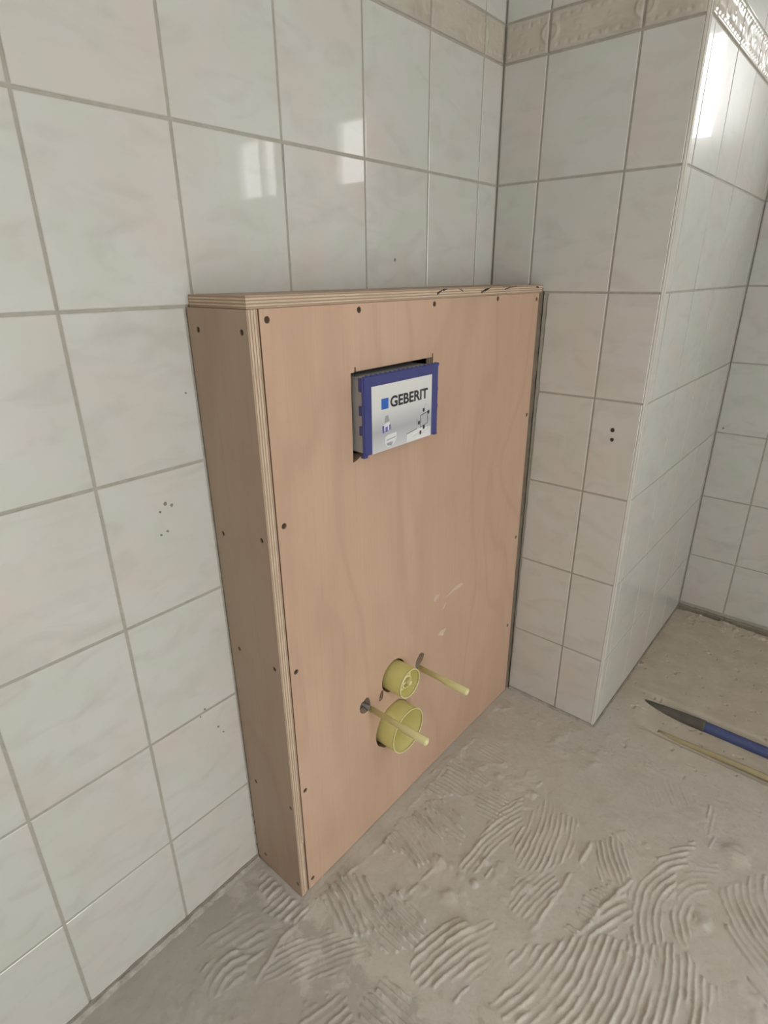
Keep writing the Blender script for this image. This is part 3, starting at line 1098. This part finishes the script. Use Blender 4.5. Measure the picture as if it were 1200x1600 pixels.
# dark filler closing the gap between front panel and scraped wall
bm = bmesh.new()
n_ = 60
rows_ = []
for i in range(n_ + 1):
    z = 0.002 + (1.2352 - 0.002) * i / n_
    jx_ = -0.1505 + 0.0025 * mnoise.noise(Vector((i * 0.4, 2.0, 0)))
    rows_.append([bm.verts.new((-0.0232 + 0.0042 * (1 - i / n_), jx_, z)), bm.verts.new((0.0086, jx_ - 0.002 + 0.003 * mnoise.noise(Vector((i * 0.5, 7.0, 0))), z)), bm.verts.new((0.0086, -0.06, z)), bm.verts.new((-0.0232 + 0.0042 * (1 - i / n_), -0.06, z))])
for r0, r1 in zip(rows_[:-1], rows_[1:]):
    for j in range(4):
        bm.faces.new((r0[j], r0[(j + 1) % 4], r1[(j + 1) % 4], r1[j]))
bm.faces.new(rows_[0])
bm.faces.new(rows_[-1])
box(bm, -0.0088, 0.0086, -0.152, -0.06, 1.2356, 1.246)
under(obj('gap_filler', bm, M['filler']), boxing)

# top board
bm = bmesh.new()
prism(bm, [(XS + 0.0005, YF - 0.0005), (-0.0095, YF - 0.0005), (-0.0095, -0.0015), (XS + 0.006, -0.0015)], 2, ZT, ZT + 0.018)
top = obj('top_board', bm, [M['veneer_shaded'], M['ply_z']])
edge_mats(top, 2)
under(top, boxing)


def ply_screw():
    bm = bmesh.new()
    lathe(bm, [(0.0, -0.0012), (0.0016, -0.0010), (0.0018, 0.0002), (0.0048, 0.0004), (0.0046, -0.0008), (0.0020, -0.0030)], 12, (0, 0, 0), (0, -1, 0))
    box(bm, -0.0030, 0.0030, -0.0007, -0.0003, -0.0006, 0.0006)
    box(bm, -0.0006, 0.0006, -0.0007, -0.0003, -0.0030, 0.0030)
    me_ = bpy.data.meshes.new('screw')
    bm.to_mesh(me_)
    bm.free()
    me_.materials.append(M['screw'])
    return me_


scr = ply_screw()
for (x, z) in FRONT_SCREWS:
    o = bpy.data.objects.new('screw', scr)
    COL.objects.link(o)
    o.parent = front
    o.location = (x, YF + 0.0028, z)
    o.rotation_euler = (0, random.uniform(0, 1.5), 0)
for (y, z) in SIDE_SCREWS:
    o = bpy.data.objects.new('screw', scr)
    COL.objects.link(o)
    o.parent = side
    o.location = (XS + 0.0028, y, z)
    o.rotation_euler = (0, 0, -math.pi / 2)
    o.scale = (0.9, 0.9, 0.9)


def flat_poly(name, pts, mat, parent, y, th=0.0004):
    bm = bmesh.new()
    prism(bm, pts, 1, y - th, y)
    return obj(name, bm, mat, parent)


# marker strokes on the layered front edge of the top board
STROKES = [((683, 459), (694, 450), 3.0), ((692, 453), (700, 446), 3.4), ((700, 447), (717, 446), 2.2), ((716, 447), (724, 455), 2.0), ((757, 454), (768, 445), 3.6), ((752, 457), (760, 452), 2.0),
           ((785, 447), (800, 444), 2.6), ((789, 452), (802, 447), 1.6), ((796, 449), (808, 447), 1.4), ((838, 448), (842, 449), 2.2)]
for a, b, wpx in STROKES:
    pa, pb = on(*a, 1, YF - 0.0005), on(*b, 1, YF - 0.0005)
    d_ = Vector((pb.x - pa.x, 0, pb.z - pa.z)).normalized()
    nn = Vector((-d_.z, 0, d_.x)) * wpx * 0.0009
    clampz = lambda z: max(ZT + 0.0008, min(ZT + 0.0172, z))
    pts = [(pa.x + nn.x, clampz(pa.z + nn.z)), (pb.x + nn.x * 0.7, clampz(pb.z + nn.z * 0.7)), (pb.x - nn.x * 0.7, clampz(pb.z - nn.z * 0.7)), (pa.x - nn.x, clampz(pa.z - nn.z))]
    flat_poly('marker_stroke', pts, M['dark'], top, YF - 0.0005, 0.0002)


# smears of dried filler and pale splinters on the front panel
def px_poly(name, pxs, mat, parent, yy=YF, th=0.0005, jit=0.0):
    pts = []
    for u_, v_ in pxs:
        p = on(u_, v_, 1, yy)
        pts.append((p.x, p.z))
    return flat_poly(name, pts, mat, parent, yy, th)


px_poly('filler_smear', [(694, 935), (703, 925), (711, 916), (720, 910), (724, 912), (717, 919), (710, 922), (703, 929)], M['smear'], front)
px_poly('filler_smear', [(677, 937), (681, 930), (687, 927), (685, 934), (680, 940)], M['smear'], front)
px_poly('filler_smear', [(690, 953), (694, 945), (697, 941), (694, 950)], M['smear'], front)
px_poly('filler_smear', [(684, 993), (688, 986), (697, 981), (694, 988), (692, 993)], M['smear'], front)
px_poly('splinter', [(495, 1381), (500, 1374), (505, 1368), (505, 1372), (500, 1378)], M['splinter'], front)
px_poly('splinter', [(485, 1383), (491, 1380), (487, 1385)], M['splinter'], front)

# ------------------------------------------------------------------ flush cover standing in the opening
PY = -0.1800
PX = (-0.7134, -0.4887)
PZ = (0.9745, 1.1175)
cover = empty('flush_cover', ((PX[0] + PX[1]) / 2, YF, PZ[0]))
tag(cover, 'blue and grey plastic cistern cover with printed label in the plywood opening', 'cistern cover')
bm = bmesh.new()
bx = (PX[0] + 0.005, PX[1] - 0.004, PZ[0] + 0.004, PZ[1] - 0.004)
box(bm, bx[0], bx[1], PY + 0.006, -0.06, bx[2], bx[3])
bmesh.ops.bevel(bm, geom=[e_ for e_ in bm.edges], offset=0.003, segments=2, affect='EDGES')
under(obj('housing', bm, M['grey_plastic']), cover)
bm = bmesh.new()
box(bm, PX[0], PX[1], PY, PY + 0.0065, PZ[0], PZ[1])
bmesh.ops.bevel(bm, geom=[e_ for e_ in bm.edges], offset=0.0022, segments=3, affect='EDGES')
plate = under(obj('blue_frame', bm, M['blue_plastic'], None), cover)
# clips along the left edge and corner pegs
for (x, z, hw, hh) in [(PX[0] + 0.0005, 1.1035, 0.0022, 0.012), (PX[0] + 0.0005, 1.058, 0.0022, 0.0085), (PX[0] + 0.0005, 1.022, 0.0022, 0.0085), (PX[1], 1.066, 0.0014, 0.004), (PX[1], 1.032, 0.0014, 0.004), (PX[1] + 0.0003, PZ[1] - 0.003, 0.0024, 0.003), (PX[1] - 0.004, PZ[0] - 0.0005, 0.005, 0.0022), (PX[0] + 0.006, PZ[0] - 0.001, 0.005, 0.003)]:
    bm = bmesh.new()
    box(bm, x - hw, x + hw, PY + 0.001, PY + 0.011, z - hh, z + hh)
    bmesh.ops.bevel(bm, geom=[e_ for e_ in bm.edges], offset=0.0008, segments=1, affect='EDGES')
    o = under(obj('clip', bm, M['blue_plastic']), cover)
# small ribs moulded on the top edge
for i in range(16):
    x = PX[0] + 0.012 + i * 0.0130
    bm = bmesh.new()
    box(bm, x - 0.0012, x + 0.0012, PY + 0.0012, PY + 0.0055, PZ[1] - 0.001, PZ[1] + 0.0009)
    under(obj('rib', bm, M['blue_plastic']), cover)

LX0, LX1, LZ0, LZ1 = -0.6925, -0.5120, 0.9752, 1.0978
LY = PY - 0.0006
bm = bmesh.new()
box(bm, LX0, LX1, LY, PY + 0.001, LZ0, LZ1)
label = obj('label', bm, M['label'])
under(label, cover)
label['label'] = 'white and grey printed label'
LW, LH = LX1 - LX0, LZ1 - LZ0


def lp(s, t):
    return (LX0 + s * LW, LZ1 - t * LH)


def pr(name, sts, mat, lay=1):
    bm = bmesh.new()
    prism(bm, [lp(*q) for q in sts], 1, LY - 0.00012 * lay, LY + 0.0001)
    o = obj(name, bm, M[mat])
    o.parent = label
    return o


pr('blue_square', [(.145, .205), (.255, .205), (.255, .365), (.145, .365)], 'print_blue')
tcv = bpy.data.curves.new('lettering', 'FONT')
tcv.body = 'GEBERIT'
tcv.size = 1.0
tcv.offset = 0.032
tcv.extrude = 0.0
to = bpy.data.objects.new('lettering_curve', tcv)
COL.objects.link(to)
dg = bpy.context.evaluated_depsgraph_get()
tm = bpy.data.meshes.new_from_object(to.evaluated_get(dg))
bpy.data.objects.remove(to, do_unlink=True)
co = np.empty(len(tm.vertices) * 3)
tm.vertices.foreach_get('co', co)
co = co.reshape(-1, 3)
mn, mxx = co.min(0), co.max(0)
a0, a1 = lp(.285, .365), lp(.925, .195)
nco = np.zeros_like(co)
nco[:, 0] = a0[0] + (co[:, 0] - mn[0]) / (mxx[0] - mn[0]) * (a1[0] - a0[0])
nco[:, 2] = a0[1] + (co[:, 1] - mn[1]) / (mxx[1] - mn[1]) * (a1[1] - a0[1])
nco[:, 1] = LY - 0.00015
tm.vertices.foreach_set('co', nco.ravel())
tm.update()
lt = link('lettering', tm, M['print_black'])
lt.parent = label
# cistern part pictogram
pr('pictogram', [(.205, .475), (.245, .465), (.27, .56), (.19, .575)], 'print_grey')
pr('pictogram', [(.165, .60), (.27, .575), (.285, .69), (.165, .70)], 'print_white')
pr('pictogram', [(.155, .615), (.185, .61), (.185, .725), (.16, .73)], 'print_violet', 2)
pr('pictogram', [(.205, .645), (.24, .635), (.24, .715), (.205, .72)], 'print_violet', 2)
pr('pictogram', [(.262, .62), (.288, .615), (.285, .70), (.265, .70)], 'print_violet', 2)
# toilet bowl pictogram
pr('pictogram', [(.20, .80), (.24, .77), (.385, .765), (.385, .86), (.34, .94), (.23, .965), (.20, .90)], 'print_white')
pr('pictogram', [(.215, .845), (.375, .825), (.365, .84), (.225, .86)], 'print_grey', 2)
pr('pictogram', [(.22, .90), (.33, .885), (.28, .91), (.33, .90), (.30, .95), (.235, .94)], 'print_grey', 2)
# mounting pictogram: shelf, actuator plate and arrows
pr('pictogram', [(.56, .855), (.74, .815), (.985, .84), (.985, .995), (.56, .995)], 'print_white')
pr('pictogram', [(.555, .853), (.74, .812), (.74, .820), (.555, .861)], 'print_black', 2)
pr('pictogram', [(.80, .615), (.93, .58), (.93, .775), (.80, .815)], 'print_black', 2)
pr('pictogram', [(.808, .624), (.922, .592), (.922, .768), (.808, .802)], 'print_midgrey', 3)
for (s, t) in [(.855, .545), (.945, .60), (.772, .735), (.862, .83), (.80, .90)]:
    pr('pictogram', [(s - .014, t - .03), (s + .014, t - .035), (s + .018, t + .005), (s, t + .035), (s - .018, t + .008)], 'print_black', 3)
pr('pictogram', [(.735, .66), (.742, .65), (.742, .76), (.735, .77)], 'print_grey', 2)
pr('pictogram', [(.72, .70), (.76, .685), (.76, .692), (.72, .707)], 'print_grey', 2)
pr('pictogram', [(.865, .50), (.905, .44), (.908, .445), (.87, .505)], 'print_midgrey', 2)
pr('pictogram', [(.79, .935), (.965, .845), (.965, .853), (.79, .943)], 'print_midgrey', 2)
pr('pictogram', [(.66, .93), (.78, .89), (.78, .897), (.66, .937)], 'print_midgrey', 2)

# ------------------------------------------------------------------ pipes and rods sticking out of the panel
up = empty('flush_pipe', (UPX, YF, UPZ))
tag(up, 'short pale yellow pipe with a plugged knob inside, above the wide yellow pipe', 'pipe')
bm = bmesh.new()
R1 = 0.0365
lathe(bm, [(R1, 0), (R1, 0.176), (R1 - 0.0010, 0.1775), (R1 - 0.0022, 0.1765), (R1 - 0.0026, 0)], 48, (UPX, -0.022, UPZ), (0, -1, 0), True)
under(obj('tube', bm, M['yellow'], None, True), up)
bm = bmesh.new()
lathe(bm, [(0.0, 0.0), (R1 - 0.0035, 0.0), (R1 - 0.0035, 0.006), (0.018, 0.007), (0.017, 0.020), (0.013, 0.021), (0.012, 0.009), (0.0, 0.009)], 32, (UPX, -0.170, UPZ), (0, -1, 0))
under(obj('plug', bm, M['yellow_light']), up)
bm = bmesh.new()
lathe(bm, [(0.0, 0.0), (0.006, 0.0), (0.0065, 0.018), (0.0055, 0.024), (0.0, 0.025)], 16, (UPX + 0.002, -0.176, UPZ), (0, -1, 0))
box(bm, UPX - 0.013, UPX + 0.014, -0.190, -0.177, UPZ - 0.0025, UPZ + 0.0025)
under(obj('knob', bm, M['yellow_light']), up)

bm = bmesh.new()
lathe(bm, [(R1 + 0.0003, 0.0), (R1 + 0.0003, 0.0018), (R1 - 0.0012, 0.0026), (R1 - 0.0028, 0.0018), (R1 - 0.0028, 0.0)], 48, (UPX, -0.1985, UPZ), (0, -1, 0), True)
under(obj('rim', bm, M['yellow_light'], None, True), up)  # paler ring paints the highlight along the pipe mouth

lo = empty('waste_pipe', (LOX, YF, LOZ))
tag(lo, 'wide open pale yellow pipe stub low on the plywood front', 'pipe')
bm = bmesh.new()
R2 = 0.0570
lathe(bm, [(R2, 0), (R2, 0.1745), (R2 - 0.0008, 0.1755), (R2 - 0.0020, 0.1750), (R2 - 0.0024, 0.0)], 64, (LOX, -0.022, LOZ), (0, -1, 0), True)
under(obj('tube', bm, M['yellow'], None, True), lo)
bm = bmesh.new()
lathe(bm, [(0.0, 0.0), (R2 - 0.003, 0.0), (R2 - 0.003, 0.004), (0.0, 0.006)], 48, (LOX, -0.110, LOZ), (0, -1, 0))
under(obj('end_cap', bm, M['yellow']), lo)

bm = bmesh.new()
lathe(bm, [(R2 + 0.0003, 0.0), (R2 + 0.0003, 0.0016), (R2 - 0.0012, 0.0024), (R2 - 0.0026, 0.0016), (R2 - 0.0026, 0.0)], 64, (LOX, -0.1965, LOZ), (0, -1, 0), True)
under(obj('rim', bm, M['yellow_light'], None, True), lo)  # lighter ring colour stands for the bright edge highlight

for i, (x, z) in enumerate(RODS):
    yend = -0.316 if i == 0 else -0.300
    rd = empty('mounting_rod', (x, YF, z))
    tag(rd, 'pale yellow mounting rod crossing in front of the wide pipe' if i == 0 else 'pale yellow mounting rod with thicker tip beside the flush pipe', 'mounting rod')
    bm = bmesh.new()
    # threaded steel stub
    prof = []
    for j in range(18):
        prof += [(0.0058, j * 0.0028), (0.0050, j * 0.0028 + 0.0014)]
    lathe(bm, prof, 16, (x, -0.118, z), (0, -1, 0))
    under(obj('thread', bm, M['steel']), rd)
    bm = bmesh.new()
    L = -yend - 0.160
    sl = L * (0.45 if i else 0.40)
    lathe(bm, [(0.0055, 0.0), (0.0068, 0.0), (0.0066, L - sl - 0.008), (0.0088, L - sl), (0.0086, L - 0.001), (0.0080, L), (0.0064, L), (0.0060, L - 0.012), (0.0, L - 0.012)], 20, (x, -0.160, z), (0, -1, 0))
    under(obj('sleeve', bm, M['yellow_light'], None, True), rd)
    if i == 0:
        bm = bmesh.new()
        lathe(bm, [(0.0060, 0.0), (0.0120, 0.0), (0.0120, 0.006), (0.0060, 0.006)], 6, (x, -0.128, z), (0, -1, 0), True)
        under(obj('nut', bm, M['steel']), rd)


# ------------------------------------------------------------------ pipes half sunk in the floor by the far wall
def sweep(pts, r, seg=20):
    bm = bmesh.new()
    rings = []
    for i, p in enumerate(pts):
        d = (Vector(pts[min(i + 1, len(pts) - 1)]) - Vector(pts[max(i - 1, 0)])).normalized()
        a = d.cross(Vector((0, 0, 1))).normalized()
        b = a.cross(d)
        rings.append([bm.verts.new(Vector(p) + (a * math.cos(2 * math.pi * q / seg) + b * math.sin(2 * math.pi * q / seg)) * r) for q in range(seg)])
    for r0, r1 in zip(rings[:-1], rings[1:]):
        for q in range(seg):
            bm.faces.new((r0[q], r0[(q + 1) % seg], r1[(q + 1) % seg], r1[q]))
    bm.faces.new(rings[0])
    bm.faces.new(rings[-1])
    return bm


def pz(y, y0, zb, zt, ln):
    t_ = max(0, min(1, (y0 - y) / ln))
    t_ = t_ * t_ * (3 - 2 * t_)
    return zb + (zt - zb) * t_


wp = empty('water_pipe', (0.222, -0.9, -0.02))
tag(wp, 'blue pipe with dark rubber end half sunk in the screed beside the shower floor', 'pipe')
pts = [(0.226 - 0.002 * i / 20, -0.47 - 0.235 * i / 20, pz(-0.47 - 0.235 * i / 20, -0.47, -0.0215, -0.006, 0.24)) for i in range(21)]
under(obj('rubber_sleeve', sweep(pts, 0.0182), M['pipe_black'], None, True), wp)
pts = [(0.224, -0.68 - 0.60 * i / 24, pz(-0.68 - 0.60 * i / 24, -0.47, -0.0215, -0.006, 0.24)) for i in range(25)]
pts += [(0.224, -1.32, -0.010), (0.224, -1.36, -0.022), (0.224, -1.40, -0.030)]
under(obj('pipe', sweep(pts, 0.0165), M['pipe_blue'], None, True), wp)
pts = [(0.122 - 0.004 * i / 30, -0.60 - 0.78 * i / 30, pz(-0.60 - 0.78 * i / 30, -0.60, -0.0165, -0.0055, 0.25) - (0.0 if i < 28 else 0.012)) for i in range(31)]
bp_ = obj('conduit_pipe', sweep(pts, 0.0088), M['pipe_beige'], None, True)
tag(bp_, 'thin beige conduit pipe half sunk in the screed along the blue pipe', 'pipe')
